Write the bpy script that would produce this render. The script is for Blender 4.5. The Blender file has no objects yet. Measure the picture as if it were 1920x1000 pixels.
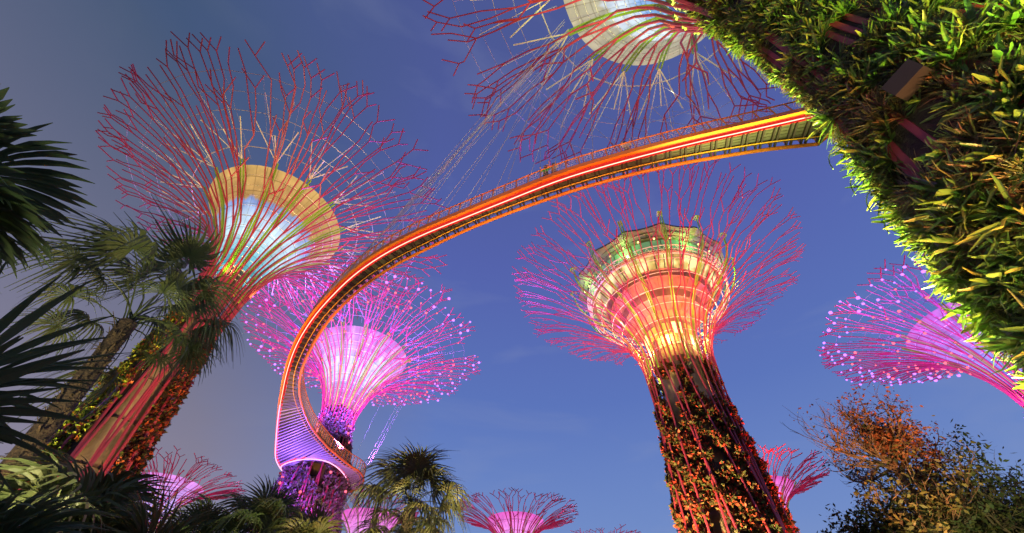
import bpy, math, random
import numpy as np
from mathutils import Vector, Matrix
from mathutils.geometry import tessellate_polygon
PI = math.pi
S = bpy.context.scene
COL = S.collection
R = math.radians

# ---------------------------------------------------------------- camera
cam = bpy.data.cameras.new('camera'); camo = bpy.data.objects.new('camera', cam); COL.objects.link(camo)
cam.sensor_width = 36; cam.lens = 775.64 * 36 / 1920; cam.clip_start = 0.05; cam.clip_end = 5000
_p, _r = R(48.65), R(1.91)
_F = Vector((0, math.cos(_p), math.sin(_p))); _U = Vector((0, -math.sin(_p), math.cos(_p))); _R = Vector((1, 0, 0))
_R2 = _R * math.cos(_r) + _U * math.sin(_r); _U2 = _U * math.cos(_r) - _R * math.sin(_r)
_m = Matrix((_R2, _U2, -_F)).transposed().to_4x4(); _m.translation = Vector((0, 0, 1.6))
camo.matrix_world = _m
S.camera = camo

# ---------------------------------------------------------------- dusk sky
W = bpy.data.worlds.new('World'); S.world = W; W.use_nodes = True
nt = W.node_tree; N = nt.nodes; L = nt.links; N.clear()
wo = N.new('ShaderNodeOutputWorld'); bg = N.new('ShaderNodeBackground'); L.new(bg.outputs[0], wo.inputs[0])
bg.inputs[1].default_value = 0.15
sky = N.new('ShaderNodeTexSky'); sky.sky_type = 'NISHITA'; sky.sun_disc = False
sky.sun_elevation = R(-1.5); sky.sun_rotation = R(200); sky.ozone_density = 4; sky.air_density = 1.0; sky.dust_density = 0.3
tc = N.new('ShaderNodeTexCoord')
def wmath(op, a, b=None, c=None):
    n = N.new('ShaderNodeMath'); n.operation = op
    for i, v in enumerate((a, b, c)):
        if v is None: continue
        if isinstance(v, (int, float)): n.inputs[i].default_value = v
        else: L.new(v, n.inputs[i])
    return n.outputs[0]
def wmix(fac, a, b, mode='MIX'):
    n = N.new('ShaderNodeMix'); n.data_type = 'RGBA'; n.blend_type = mode
    for s, v in ((n.inputs[0], fac), (n.inputs[6], a), (n.inputs[7], b)):
        if isinstance(v, (int, float)): s.default_value = v
        elif isinstance(v, tuple): s.default_value = (*v, 1)
        else: L.new(v, s)
    return n.outputs[2]
sep = N.new('ShaderNodeSeparateXYZ'); L.new(tc.outputs['Generated'], sep.inputs[0])
ramp = N.new('ShaderNodeValToRGB'); L.new(sep.outputs[2], ramp.inputs[0])
cr = ramp.color_ramp
cr.elements[0].position = 0.0; cr.elements[0].color = (0.36, 0.48, 0.72, 1)
cr.elements[1].position = 1.0; cr.elements[1].color = (0.088, 0.118, 0.34, 1)
for pz, c in ((0.28, (0.19, 0.31, 0.66)), (0.5, (0.125, 0.21, 0.57)), (0.75, (0.108, 0.148, 0.48))):
    e = cr.elements.new(pz); e.color = (*c, 1)
# grey evening cloud lit by the town, low on the left
noi = N.new('ShaderNodeTexNoise'); noi.inputs['Scale'].default_value = 1.6; noi.inputs['Detail'].default_value = 5
mp = N.new('ShaderNodeMapping'); L.new(tc.outputs['Generated'], mp.inputs[0]); mp.inputs['Scale'].default_value = (1, 1, 2.2)
L.new(mp.outputs[0], noi.inputs['Vector'])
cl = wmath('MULTIPLY_ADD', sep.outputs[0], -2.1, -0.38)
cl = wmath('ADD', cl, wmath('MULTIPLY', wmath('SUBTRACT', noi.outputs[0], 0.5), 0.5))
cl = wmath('MINIMUM', wmath('MAXIMUM', cl, 0.0), 0.85)
ccol = wmix(wmath('MINIMUM', wmath('MULTIPLY', sep.outputs[2], 1.25), 1.0), (0.37, 0.29, 0.34), (0.050, 0.090, 0.145))
skyc = wmix(0.78, sky.outputs[0], ramp.outputs[0])
wisp = N.new('ShaderNodeTexNoise'); wisp.inputs['Scale'].default_value = 3.0; wisp.inputs['Detail'].default_value = 6; wisp.inputs['Distortion'].default_value = 0.6
mp2 = N.new('ShaderNodeMapping'); L.new(tc.outputs['Generated'], mp2.inputs[0]); mp2.inputs['Scale'].default_value = (1, 1.5, 4.0)
L.new(mp2.outputs[0], wisp.inputs['Vector'])
wf = wmath('MULTIPLY', wmath('MAXIMUM', wmath('SUBTRACT', wisp.outputs[0], 0.55), 0.0), 0.8)
skyc = wmix(wf, skyc, (0.30, 0.34, 0.50))
skyc = wmix(cl, skyc, ccol)
L.new(skyc, bg.inputs[0])
S.view_settings.view_transform = 'Standard'; S.view_settings.look = 'None'; S.view_settings.gamma = 1
S.view_settings.use_curve_mapping = False
S.view_settings.exposure = 2.75
S.cycles.max_bounces = 4; S.cycles.diffuse_bounces = 2; S.cycles.glossy_bounces = 2
S.cycles.transparent_max_bounces = 8; S.cycles.sample_clamp_indirect = 3
try: S.cycles.use_denoising = True
except Exception: pass

# ---------------------------------------------------------------- materials
def mat(name, color, rough=0.5, metal=0.0, var=None, vscale=6.0, spec=0.5, emit=None, estr=0.0, bump=0.0, bscale=20, trans=0.0, attr=False):
    m = bpy.data.materials.new(name); m.use_nodes = True
    t = m.node_tree; b = t.nodes['Principled BSDF']
    b.inputs['Base Color'].default_value = (*color, 1); b.inputs['Roughness'].default_value = rough
    b.inputs['Metallic'].default_value = metal; b.inputs['Specular IOR Level'].default_value = spec
    if var is not None or bump:
        tcn = t.nodes.new('ShaderNodeTexCoord')
    if var is not None:
        n = t.nodes.new('ShaderNodeTexNoise'); n.inputs['Scale'].default_value = vscale; n.inputs['Detail'].default_value = 4
        t.links.new(tcn.outputs['Object'], n.inputs['Vector'])
        rr = t.nodes.new('ShaderNodeValToRGB'); rr.color_ramp.elements[0].position = .36; rr.color_ramp.elements[1].position = .64
        rr.color_ramp.elements[0].color = (*color, 1); rr.color_ramp.elements[1].color = (*var, 1)
        t.links.new(n.outputs[0], rr.inputs[0]); t.links.new(rr.outputs[0], b.inputs['Base Color'])
    if bump:
        n2 = t.nodes.new('ShaderNodeTexNoise'); n2.inputs['Scale'].default_value = bscale; n2.inputs['Detail'].default_value = 6
        t.links.new(tcn.outputs['Object'], n2.inputs['Vector'])
        bn = t.nodes.new('ShaderNodeBump'); bn.inputs['Strength'].default_value = bump; bn.inputs['Distance'].default_value = .05
        t.links.new(n2.outputs[0], bn.inputs['Height']); t.links.new(bn.outputs[0], b.inputs['Normal'])
    if attr:
        a = t.nodes.new('ShaderNodeAttribute'); a.attribute_name = 'tint'
        t.links.new(a.outputs['Color'], b.inputs['Base Color'])
    if emit is not None:
        b.inputs['Emission Color'].default_value = (*emit, 1); b.inputs['Emission Strength'].default_value = estr
    if trans:
        out = t.nodes['Material Output']; tr = t.nodes.new('ShaderNodeBsdfTranslucent'); mx = t.nodes.new('ShaderNodeMixShader')
        mx.inputs[0].default_value = trans
        if attr: t.links.new(a.outputs['Color'], tr.inputs[0])
        elif var is not None: t.links.new(rr.outputs[0], tr.inputs[0])
        else: tr.inputs[0].default_value = (*color, 1)
        t.links.new(b.outputs[0], mx.inputs[1]); t.links.new(tr.outputs[0], mx.inputs[2]); t.links.new(mx.outputs[0], out.inputs[0])
    return m
M = {}
M['rod'] = mat('wine_red_steel', (0.40, 0.045, 0.088), .38, .0, var=(0.31, 0.038, 0.072), vscale=.7)
M['rib'] = mat('lime_lit_steel', (0.32, 0.58, 0.04), .4, var=(0.26, 0.50, 0.05), vscale=.5)  # green lamplight on pale ribs is put into the colour
M['pale'] = mat('pale_steel', (0.72, 0.74, 0.6), .4)
M['wire'] = mat('steel_cable', (0.52, 0.52, 0.54), .35, .2)
M['concrete'] = mat('fair_faced_concrete', (0.36, 0.28, 0.20), .85, var=(0.25, 0.19, 0.14), vscale=1.3, bump=.5, bscale=5)
M['soil'] = mat('planting_fabric', (0.030, 0.022, 0.018), .95, var=(0.055, 0.035, 0.025), vscale=3, bump=.8, bscale=14)
M['leaf'] = mat('trunk_plants', (1, 1, 1), .55, attr=True, trans=.25, spec=.3)
M['strap'] = mat('strap_leaf', (1, 1, 1), .38, attr=True, trans=.25, spec=.5)
M['frond'] = mat('palm_frond', (0.07, 0.105, 0.04), .5, var=(0.12, 0.14, 0.055), vscale=1.5, trans=.4)
M['frond_dark'] = mat('dark_palm_frond', (0.07, 0.11, 0.05), .5, var=(0.11, 0.14, 0.06), vscale=1.2, trans=.4)
M['frond_warm'] = mat('olive_palm_frond', (0.075, 0.095, 0.028), .5, var=(0.12, 0.10, 0.04), vscale=2.0, trans=.3)
M['bark'] = mat('palm_bark', (0.10, 0.065, 0.040), .9, var=(0.045, 0.030, 0.020), vscale=5, bump=1, bscale=18)
M['treebark'] = mat('tree_bark', (0.11, 0.070, 0.040), .9, var=(0.06, 0.040, 0.025), vscale=4, bump=1, bscale=14)
M['orange'] = mat('orange_bridge_paint', (0.80, 0.26, 0.02), .4, var=(0.74, 0.22, 0.02), vscale=.8)
M['redface'] = mat('red_fascia', (0.70, 0.05, 0.04), .45)
M['dark'] = mat('dark_steel', (0.045, 0.032, 0.036), .5)
M['grey_beam'] = mat('grey_steel_beam', (.16, .15, .16), .5)
M['pale_beam'] = mat('pale_steel_beam', (.42, .42, .42), .5)
M['net'] = mat('dull_cable', (0.22, 0.22, 0.24), .5)
M['mesh'] = mat('railing_mesh', (0.8, 0.72, 0.66), .5)
M['grass'] = mat('lawn', (0.03, 0.05, 0.02), .9, var=(0.05, 0.07, 0.03), vscale=.4)
M['black'] = mat('black_plastic', (0.02, 0.018, 0.02), .4)
# corrugated deck sheet
def deckmat():
    m = mat('corrugated_deck_sheet', (0.13, 0.13, 0.10), .45, .3, var=(0.09, 0.09, 0.075), vscale=.6)
    return m
M['deck'] = deckmat()
def emat(name, color, strength, sample=True):
    m = bpy.data.materials.new(name); m.use_nodes = True; t = m.node_tree; t.nodes.clear()
    o = t.nodes.new('ShaderNodeOutputMaterial'); e = t.nodes.new('ShaderNodeEmission'); t.links.new(e.outputs[0], o.inputs[0])
    e.inputs[0].default_value = (*color, 1); e.inputs[1].default_value = strength
    if not sample: m.cycles.emission_sampling = 'NONE'
    return m
K = 2 ** -2.75       # one unit of picture white at this exposure
M['led_violet'] = emat('violet_led', (0.46, 0.17, 1.0), 2.4 * K, False)
M['led_red'] = emat('red_led', (1.0, 0.13, 0.20), 2.2 * K, False)
M['led_strip'] = emat('red_white_led_strip', (1.0, 0.42, 0.30), 3.4 * K, True)
M['led_strip_pink'] = emat('pink_led_strip', (1.0, 0.35, 0.62), 2.6 * K, True)
M['spill_band'] = emat('red_spill_band', (1.0, .040, .03), .78 * K)  # red spill of the light strip, put into a glowing band
M['lamp_warm'] = emat('warm_lamp', (1.0, 0.72, 0.22), 3.0 * K, True)
M['glow_yellow'] = None

def membrane_mat(name, stops, z0, z1, streak=.25):
    """backlit fabric: colour by height up the bowl, uneven like real lamps behind cloth"""
    m = bpy.data.materials.new(name); m.use_nodes = True; t = m.node_tree; b = t.nodes['Principled BSDF']
    tcn = t.nodes.new('ShaderNodeTexCoord'); sp = t.nodes.new('ShaderNodeSeparateXYZ'); t.links.new(tcn.outputs['Object'], sp.inputs[0])
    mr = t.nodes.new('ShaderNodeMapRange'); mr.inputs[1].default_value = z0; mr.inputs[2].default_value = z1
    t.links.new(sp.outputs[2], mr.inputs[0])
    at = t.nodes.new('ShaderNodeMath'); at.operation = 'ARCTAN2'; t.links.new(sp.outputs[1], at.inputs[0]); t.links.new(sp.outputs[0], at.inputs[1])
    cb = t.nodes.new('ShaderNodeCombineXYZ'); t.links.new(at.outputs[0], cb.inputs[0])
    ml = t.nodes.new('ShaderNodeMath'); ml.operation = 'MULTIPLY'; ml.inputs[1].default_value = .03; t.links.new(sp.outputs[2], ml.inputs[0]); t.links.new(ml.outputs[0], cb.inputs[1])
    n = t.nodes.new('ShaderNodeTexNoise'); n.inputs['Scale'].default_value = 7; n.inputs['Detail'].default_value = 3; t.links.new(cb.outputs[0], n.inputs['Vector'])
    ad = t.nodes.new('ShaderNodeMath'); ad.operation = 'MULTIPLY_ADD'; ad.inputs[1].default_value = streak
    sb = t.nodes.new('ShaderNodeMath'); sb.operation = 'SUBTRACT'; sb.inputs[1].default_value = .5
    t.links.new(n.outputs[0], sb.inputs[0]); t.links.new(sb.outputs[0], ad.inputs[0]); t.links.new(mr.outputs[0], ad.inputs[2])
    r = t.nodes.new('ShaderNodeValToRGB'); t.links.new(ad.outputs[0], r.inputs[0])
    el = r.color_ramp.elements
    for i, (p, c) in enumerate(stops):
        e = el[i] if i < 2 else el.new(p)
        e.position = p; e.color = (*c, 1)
    b.inputs['Base Color'].default_value = (.05, .045, .04, 1); b.inputs['Roughness'].default_value = .6
    # sewn panels: seams, slight differences from cloth to cloth and water stains
    ang = t.nodes.new('ShaderNodeMath'); ang.operation = 'MULTIPLY'; ang.inputs[1].default_value = 42 / (2 * PI); t.links.new(at.outputs[0], ang.inputs[0])
    cb2 = t.nodes.new('ShaderNodeCombineXYZ'); t.links.new(ang.outputs[0], cb2.inputs[0]); t.links.new(sp.outputs[2], cb2.inputs[1])
    bk = t.nodes.new('ShaderNodeTexBrick'); t.links.new(cb2.outputs[0], bk.inputs['Vector']); bk.offset = 0
    bk.inputs['Scale'].default_value = 1; bk.inputs['Mortar Size'].default_value = .035; bk.inputs['Brick Width'].default_value = 1; bk.inputs['Row Height'].default_value = 1.15
    bk.inputs['Color1'].default_value = (1, 1, 1, 1); bk.inputs['Color2'].default_value = (.80, .82, .84, 1); bk.inputs['Mortar'].default_value = (.48, .46, .44, 1)
    st = t.nodes.new('ShaderNodeTexNoise'); st.inputs['Scale'].default_value = .9; st.inputs['Detail'].default_value = 7; t.links.new(tcn.outputs['Object'], st.inputs['Vector'])
    sr = t.nodes.new('ShaderNodeMapRange'); sr.inputs[1].default_value = .3; sr.inputs[2].default_value = .7; sr.inputs[3].default_value = .72; sr.inputs[4].default_value = 1.15; t.links.new(st.outputs[0], sr.inputs[0])
    m1 = t.nodes.new('ShaderNodeMix'); m1.data_type = 'RGBA'; m1.blend_type = 'MULTIPLY'; m1.inputs[0].default_value = 1
    t.links.new(r.outputs[0], m1.inputs[6]); t.links.new(bk.outputs[0], m1.inputs[7])
    m2 = t.nodes.new('ShaderNodeVectorMath'); m2.operation = 'SCALE'; t.links.new(m1.outputs[2], m2.inputs[0]); t.links.new(sr.outputs[0], m2.inputs['Scale'])
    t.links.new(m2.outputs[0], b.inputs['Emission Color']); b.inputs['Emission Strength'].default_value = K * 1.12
    return m

# ---------------------------------------------------------------- mesh helpers
class G:
    def __init__(s): s.v = []; s.f = []; s.c = []
    def add(s, vs, fs, col=None):
        b = len(s.v); s.v.extend(vs); s.f.extend([tuple(i + b for i in f) for f in fs])
        if col is not None: s.c.extend([col] * len(vs))
    def tube(s, pts, rad, sides=5, col=None, caps=True):
        pts = [Vector(p) for p in pts]; n = len(pts)
        if not hasattr(rad, '__len__'): rad = [rad] * n
        vs = []; fs = []; prev = None
        for i, p in enumerate(pts):
            if i == 0: t = pts[1] - p
            elif i == n - 1: t = p - pts[i - 1]
            else: t = (pts[i + 1] - p).normalized() + (p - pts[i - 1]).normalized()
            if t.length < 1e-9: t = Vector((0, 0, 1))
            t.normalize()
            if prev is None:
                a = Vector((0, 0, 1)) if abs(t.z) < .9 else Vector((1, 0, 0)); u = t.cross(a).normalized()
            else:
                u = prev - t * prev.dot(t)
                if u.length < 1e-6: u = t.orthogonal()
                u.normalize()
            prev = u; w = t.cross(u)
            for k in range(sides):
                a = 2 * PI * k / sides; vs.append(p + (u * math.cos(a) + w * math.sin(a)) * rad[i])
        for i in range(n - 1):
            for k in range(sides):
                k2 = (k + 1) % sides
                fs.append((i * sides + k, i * sides + k2, (i + 1) * sides + k2, (i + 1) * sides + k))
        if caps:
            fs.append(tuple(range(sides))[::-1]); fs.append(tuple((n - 1) * sides + k for k in range(sides)))
        s.add(vs, fs, col)
    def box(s, c, ax, ay, az, col=None):
        """centre and three half-axis vectors"""
        c = Vector(c); ax = Vector(ax); ay = Vector(ay); az = Vector(az)
        vs = [c + ax * i + ay * j + az * k for k in (-1, 1) for j in (-1, 1) for i in (-1, 1)]
        s.add(vs, [(0, 2, 3, 1), (4, 5, 7, 6), (0, 1, 5, 4), (2, 6, 7, 3), (0, 4, 6, 2), (1, 3, 7, 5)], col)
    def lathe(s, prof, n=48, wave=None):
        vs = []; fs = []
        for (r, z) in prof:
            for k in range(n):
                a = 2 * PI * k / n; rr = r * (wave(a) if wave else 1); vs.append(Vector((rr * math.cos(a), rr * math.sin(a), z)))
        for i in range(len(prof) - 1):
            for k in range(n):
                k2 = (k + 1) % n; fs.append((i * n + k, i * n + k2, (i + 1) * n + k2, (i + 1) * n + k))
        s.add(vs, fs)
    def ring(s, r, z, rad, n=40, sides=4):
        vs = []; fs = []
        for k in range(n):
            a = 2 * PI * k / n
            for j in range(sides):
                b = 2 * PI * j / sides; rr = r + rad * math.cos(b); vs.append(Vector((rr * math.cos(a), rr * math.sin(a), z + rad * math.sin(b))))
        for k in range(n):
            for j in range(sides):
                k2 = (k + 1) % n; j2 = (j + 1) % sides; fs.append((k * sides + j, k2 * sides + j, k2 * sides + j2, k * sides + j2))
        s.add(vs, fs)
    def mesh(s, name, smooth=False):
        me = bpy.data.meshes.new(name); me.from_pydata([tuple(v) for v in s.v], [], s.f)
        if smooth: me.polygons.foreach_set('use_smooth', [True] * len(me.polygons))
        if s.c and len(s.c) == len(s.v):
            a = me.color_attributes.new('tint', 'FLOAT_COLOR', 'POINT')
            a.data.foreach_set('color', np.array([(*c, 1) for c in s.c], dtype=np.float32).ravel())
        me.update(); return me
    def obj(s, name, m, parent=None, smooth=False):
        me = s.mesh(name, smooth); me.materials.append(m)
        return link(name, me, parent)
def link(name, me, parent=None):
    o = bpy.data.objects.new(name, me); COL.objects.link(o)
    if parent: o.parent = parent
    return o
def thing(name, label, cat, loc=(0, 0, 0), rotz=0, group=None):
    o = bpy.data.objects.new(name, None); COL.objects.link(o); o.location = loc; o.rotation_euler = (0, 0, rotz)
    o['label'] = label; o['category'] = cat
    if group: o['group'] = group
    return o
def tag(o, label, cat, group=None, kind=None):
    if label: o['label'] = label
    if cat: o['category'] = cat
    if group: o['group'] = group
    if kind: o['kind'] = kind
    return o
def light(name, kind, loc, color, energy, parent=None, target=None, size=.25, spot=None, blend=.5):
    l = bpy.data.lights.new(name, kind); l.color = color; l.energy = energy; l.shadow_soft_size = size
    o = bpy.data.objects.new(name, l); COL.objects.link(o); o.location = loc
    if parent: o.parent = parent
    if kind == 'SPOT':
        l.spot_size = R(spot or 90); l.spot_blend = blend
        d = Vector(target) - Vector(loc); o.rotation_euler = d.to_track_quat('-Z', 'Y').to_euler()
    return o
def interp(tab, x):
    if x <= tab[0][0]: return tab[0][1]
    for (a, b), (c, d) in zip(tab, tab[1:]):
        if x <= c: return b + (d - b) * (x - a) / (c - a)
    return tab[-1][1]

# ---------------------------------------------------------------- ground
g = G(); g.add([Vector(p) for p in ((-1500, -1500, 0), (1500, -1500, 0), (1500, 1500, 0), (-1500, 1500, 0))], [(0, 1, 2, 3)])
tag(g.obj('ground', M['grass']), 'dark lawn under the trees', None, kind='structure')

# ---------------------------------------------------------------- supertrees
def smooth_prof(P, n=60):
    """Catmull-Rom through (r, z) points, resampled by arc length"""
    pts = [Vector((r, z)) for r, z in P]; pts = [pts[0] * 2 - pts[1]] + pts + [pts[-1] * 2 - pts[-2]]
    out = []
    for i in range(1, len(pts) - 2):
        p0, p1, p2, p3 = pts[i - 1:i + 3]
        for k in range(12):
            t = k / 12
            out.append(.5 * ((2 * p1) + (p2 - p0) * t + (2 * p0 - 5 * p1 + 4 * p2 - p3) * t * t + (3 * p1 - p0 - 3 * p2 + p3) * t ** 3))
    out.append(pts[-2]); L_ = [0]
    for a, b in zip(out, out[1:]): L_.append(L_[-1] + (b - a).length)
    def f(s):
        x = max(0, s) * L_[-1]
        for i in range(len(L_) - 1):
            if x <= L_[i + 1] or i == len(L_) - 2:
                u = (x - L_[i]) / (L_[i + 1] - L_[i]); return out[i].lerp(out[i + 1], u) if u <= 1 else out[i] + (out[i + 1] - out[i]) * u
    return f, L_[-1]

def grow(prof, plen, rng, theta, w, seg, forks, rad, dens=1.0):
    """one steel branch from the waist out to its tips: list of polylines [(pt, r)], nodes"""
    lines = []; nodes = []
    def P(th, s):
        q = prof(s); return Vector((q.x * math.cos(th), q.x * math.sin(th), q.y))
    def strand(th, s, slot, ww, level, start):
        pl = [(P(*start), rad(start[1]))] if start else []
        pl.append((P(th, s), rad(s)))
        side = rng.choice((-1, 1)); diag = False
        send = .94 - abs(rng.gauss(0, .016)) if rng.random() < .8 else rng.uniform(.68, .86)
        nf = forks[level] + rng.uniform(-.07, .07) if level < len(forks) else 9
        while s < send:
            r_ = max(prof(s).x, .5); s0, th0 = s, th
            if diag and s > .2:
                tgt = slot + side * ww * rng.uniform(.16, .42); side = -side
                lat = abs(tgt - th) * r_; ds = max(seg * rng.uniform(.6, 1.0), lat / .75) / plen
                lat_max = ds * plen * .9
                if lat > lat_max: tgt = th + (tgt - th) * lat_max / lat
                s += ds; th = tgt
            else:
                s = min(s + seg * rng.uniform(.8, 1.5) / plen, max(s + .25 * seg / plen, send + .01)); th += rng.uniform(-.05, .05) * ww
            if s > spur0 and diag and rng.random() < .62 * dens:
                # short limb leaving the joint on the other side
                sg = -1 if th > th0 else 1
                a2 = rng.uniform(.4, .8); l2 = rng.uniform(.55, 1.2) * seg / plen
                s2 = min(.985, s0 + l2 * math.cos(a2)); t2 = th0 + sg * l2 * plen * math.sin(a2) / r_
                sp = [(P(th0, s0), rad(s0)), (P(t2, s2), rad(s2))]
                if rng.random() < .5:
                    s3 = min(1.0, s2 + l2 * rng.uniform(.5, .9)); sp.append((P(t2 + rng.uniform(-.2, .2) * seg / r_, s3), rad(s3)))
                lines.append(sp); nodes.append((sp[-1][0], s2, True))
            diag = not diag
            q = P(th, s); pl.append((q, rad(s))); nodes.append((q, s, s >= send))
            if s > nf and s < .9:
                lines.append(pl)
                for sg in (-1, 1):
                    l1 = seg * rng.uniform(.9, 1.4); lat = min(ww / 4 * r_, l1 * .62)
                    strand(th + sg * lat / r_, s + math.sqrt(max(.1, l1 * l1 - lat * lat)) / plen, slot + sg * ww / 4, ww / 2, level + 1, (th, s))
                return
        if s > .82 and rng.random() < .65:       # forked tip
            for sg in (-1, 1):
                l2 = seg * rng.uniform(.45, .9); r_ = prof(s).x
                e = P(th + sg * l2 * .5 / r_, s + l2 * .8 / plen)
                if sg < 0: pl.append((e, rad(1)))
                else: lines.append([pl[-2] if len(pl) > 1 else pl[0], (e, rad(1))]) if False else lines.append([(P(th, s), rad(1)), (e, rad(1))])
        lines.append(pl)
    spur0 = .40
    strand(theta, 0.0, theta, w, 0, None)
    return lines, nodes

def leaf_cluster(g, rng, p, n, size, cols, count=4, up=.3):
    a = Vector(n).orthogonal().normalized(); b = Vector(n).cross(a)
    for _ in range(count):
        t = rng.uniform(0, 2 * PI); d = (a * math.cos(t) + b * math.sin(t)) * rng.uniform(.3, 1) + Vector(n) * rng.uniform(.2, 1) + Vector((0, 0, up))
        d.normalize(); l = size * rng.uniform(.6, 1.4); w = d.cross(Vector((rng.uniform(-1, 1), rng.uniform(-1, 1), rng.uniform(-1, 1))))
        if w.length < .01: continue
        w = w.normalized() * l * .26; c = rng.choice(cols); k = rng.uniform(.7, 1.25); c = tuple(x * k for x in c)
        m = p + d * l * .55 + Vector((0, 0, -.04 * l))
        g.add([p, m - w, p + d * l, m + w], [(0, 1, 2, 3)], c)

def supertree(label, x, y, seed, k=1.0, crown=None, trunk=None, n0=24, forks=(.34, .62), seg=2.2, rr=.082, memb=None, memb_mat=None,
              nribs=14, leds=0, core_r=1.2, plants=None, mesh_var=0, led_r=.175, detail=2, rib_hook=False, rod_sides=5, rotz=0, name='supertree', tail=True, rod_off=.12):
    """steel tree garden: core, planting, steel branches from the ground to the crown, green ribs, lit fabric bowl, cables"""
    rng = random.Random(seed)
    t = thing(name, label, 'tree tower', (x, y, 0), rotz, 'giant steel tree towers')
    waist_r, waist_z = crown[0]
    prof, plen = smooth_prof(crown)
    rad = lambda s: rr * (1.25 - .55 * min(1, s * 1.3))
    allnodes = []
    tr = lambda z: interp(trunk, z)
    for i in range(n0):
        th = 2 * PI * (i + rng.uniform(-.12, .12)) / n0; w = 2 * PI / n0
        lines, nodes = grow(prof, plen, rng, th, w, seg, forks, rad)
        g = G()
        for ln in lines: g.tube([p for p, r in ln], [r for p, r in ln], rod_sides)
        al = rng.choice((-.75, -.4, .05, .4, .75, .9)) if i % 2 else rng.uniform(-.12, .12)
        zs = [waist_z * j / 10 for j in range(11)]
        pl = []
        for z in zs:
            rz = tr(z) + rod_off * k + (waist_r - tr(waist_z) - rod_off * k) * max(0, (z / waist_z - .85) / .15)
            a = th + al * (1 - z / waist_z); pl.append(Vector((rz * math.cos(a), rz * math.sin(a), z)))
        if tail and (n0 < 40 or i % 2): g.tube(pl, rr * 1.25, rod_sides)
        g.obj('steel_branch', M['rod'], t)
        allnodes += nodes
    # central column
    g = G(); ztop = memb[0][1] + .3 * k
    g.lathe([(core_r * 1.05, 0), (core_r, ztop * .3), (core_r, ztop * .7), (core_r * 1.05, ztop)], 24)
    g.obj('concrete_core', M['concrete'], t, True)
    if detail > 0:
        for j in range(1, 10): 
            g = G(); g.ring(core_r * 1.012, ztop * j / 10, .035, 28, 4); g.obj('core_joint', M['soil'], t)
    g = G()
    for j in range(3): g.ring(core_r * 1.05 + (.25 + .1 * j) * k, ztop - (1.4 - .55 * j) * k, .07 * k, 28)
    g.obj('neck_ring', M['pale'], t)
    # fabric bowl
    mp_, ml = smooth_prof(memb)
    if memb_mat:
        g = G(); g.lathe([(mp_(j / 20).x, mp_(j / 20).y) for j in range(21)], 56)
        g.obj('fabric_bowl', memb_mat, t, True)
        g = G()
        for j in range(1, 10 if detail > 1 else 5):
            q = mp_(j / (10 if detail > 1 else 5)); g.ring(q.x + .12 * k, q.y - .05 * k, .022 * k if detail > 1 else .03 * k, 48, 3)
        g.obj('hoop_wires', M['wire'], t)
    # ribs: pairs of curved flanges outside the bowl
    me = None; ribpts = []
    for i in range(nribs):
        if me is None:
            g = G()
            for off in (-.17, .17):
                pts = []
                for j in range(13):
                    q = mp_(j / 12 * 1.04); pts.append(Vector((q.x + .28 * k, off * k * (.55 + .45 * j / 12), q.y - .1 * k)))
                q = pts[0]; pts = [Vector((q.x, q.y, q.z - 3.0 * k))] + pts
                if rib_hook: pts += [pts[-1] + Vector((.55, 0, .7)), pts[-1] + Vector((.2, 0, 1.15)), pts[-1] + Vector((-.5, 0, 1.0))]
                g.tube(pts, .10 * k, 4)
            for j in range(2, 12):
                q = mp_(j / 12); g.tube([(q.x + .28 * k, -.16 * k, q.y - .1 * k), (q.x + .28 * k, .16 * k, q.y - .1 * k)], .03 * k, 4)
            me = g.mesh('rib'); me.materials.append(M['rib'])
            q = mp_(1.04); tipr, tipz = q.x + .28 * k, q.y - .1 * k
        a = 2 * PI * i / nribs + .1
        o = link('rib', me, t); o.rotation_euler = (0, 0, a); ribpts.append(a)
    # fan struts and cable net
    Rr = crown[-1][0]
    def surf_at_r(r):
        lo, hi = 0, 1
        for _ in range(20):
            mid = (lo + hi) / 2
            if prof(mid).x < r: lo = mid
            else: hi = mid
        return prof(lo)
    if detail > 0:
        me = None
        for i, a in enumerate(ribpts):
            if me is None:
                g = G()
                for da, fr in ((-.17, .40), (0, .30), (.17, .40), (-.09, .62), (.09, .62)):
                    r3 = tipr + (Rr - tipr) * fr; q = surf_at_r(r3)
                    g.tube([(tipr, 0, tipz), (q.x * math.cos(da), q.x * math.sin(da), q.y + .1)], (.055 if fr < .5 else .03) * k, 4)
                me = g.mesh('fan_strut'); me.materials.append(M['net'] if leds else M['pale'])
            o = link('fan_strut', me, t); o.rotation_euler = (0, 0, a)
        g = G(); ns = nribs * 2
        q = surf_at_r(tipr + 1.3 * k); g.ring(tipr + 1.3 * k, tipz + .2 * k, .05 * k, ns)
        for fr, rd in ((.3, .022), (.45, .026), (.6, .022), (.75, .026)):
            q = surf_at_r(tipr + (Rr - tipr) * fr); g.ring(q.x, q.y + .12, rd * k, ns, 3)
        for i in range(ns):
            a = 2 * PI * i / ns; q = surf_at_r(tipr + (Rr - tipr) * .75)
            g.tube([(tipr * math.cos(a), tipr * math.sin(a), tipz), (q.x * math.cos(a), q.x * math.sin(a), q.y + .12)], .018 * k, 3)
        g.obj('cable_net', M['net'] if leds else M['wire'], t)
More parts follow.
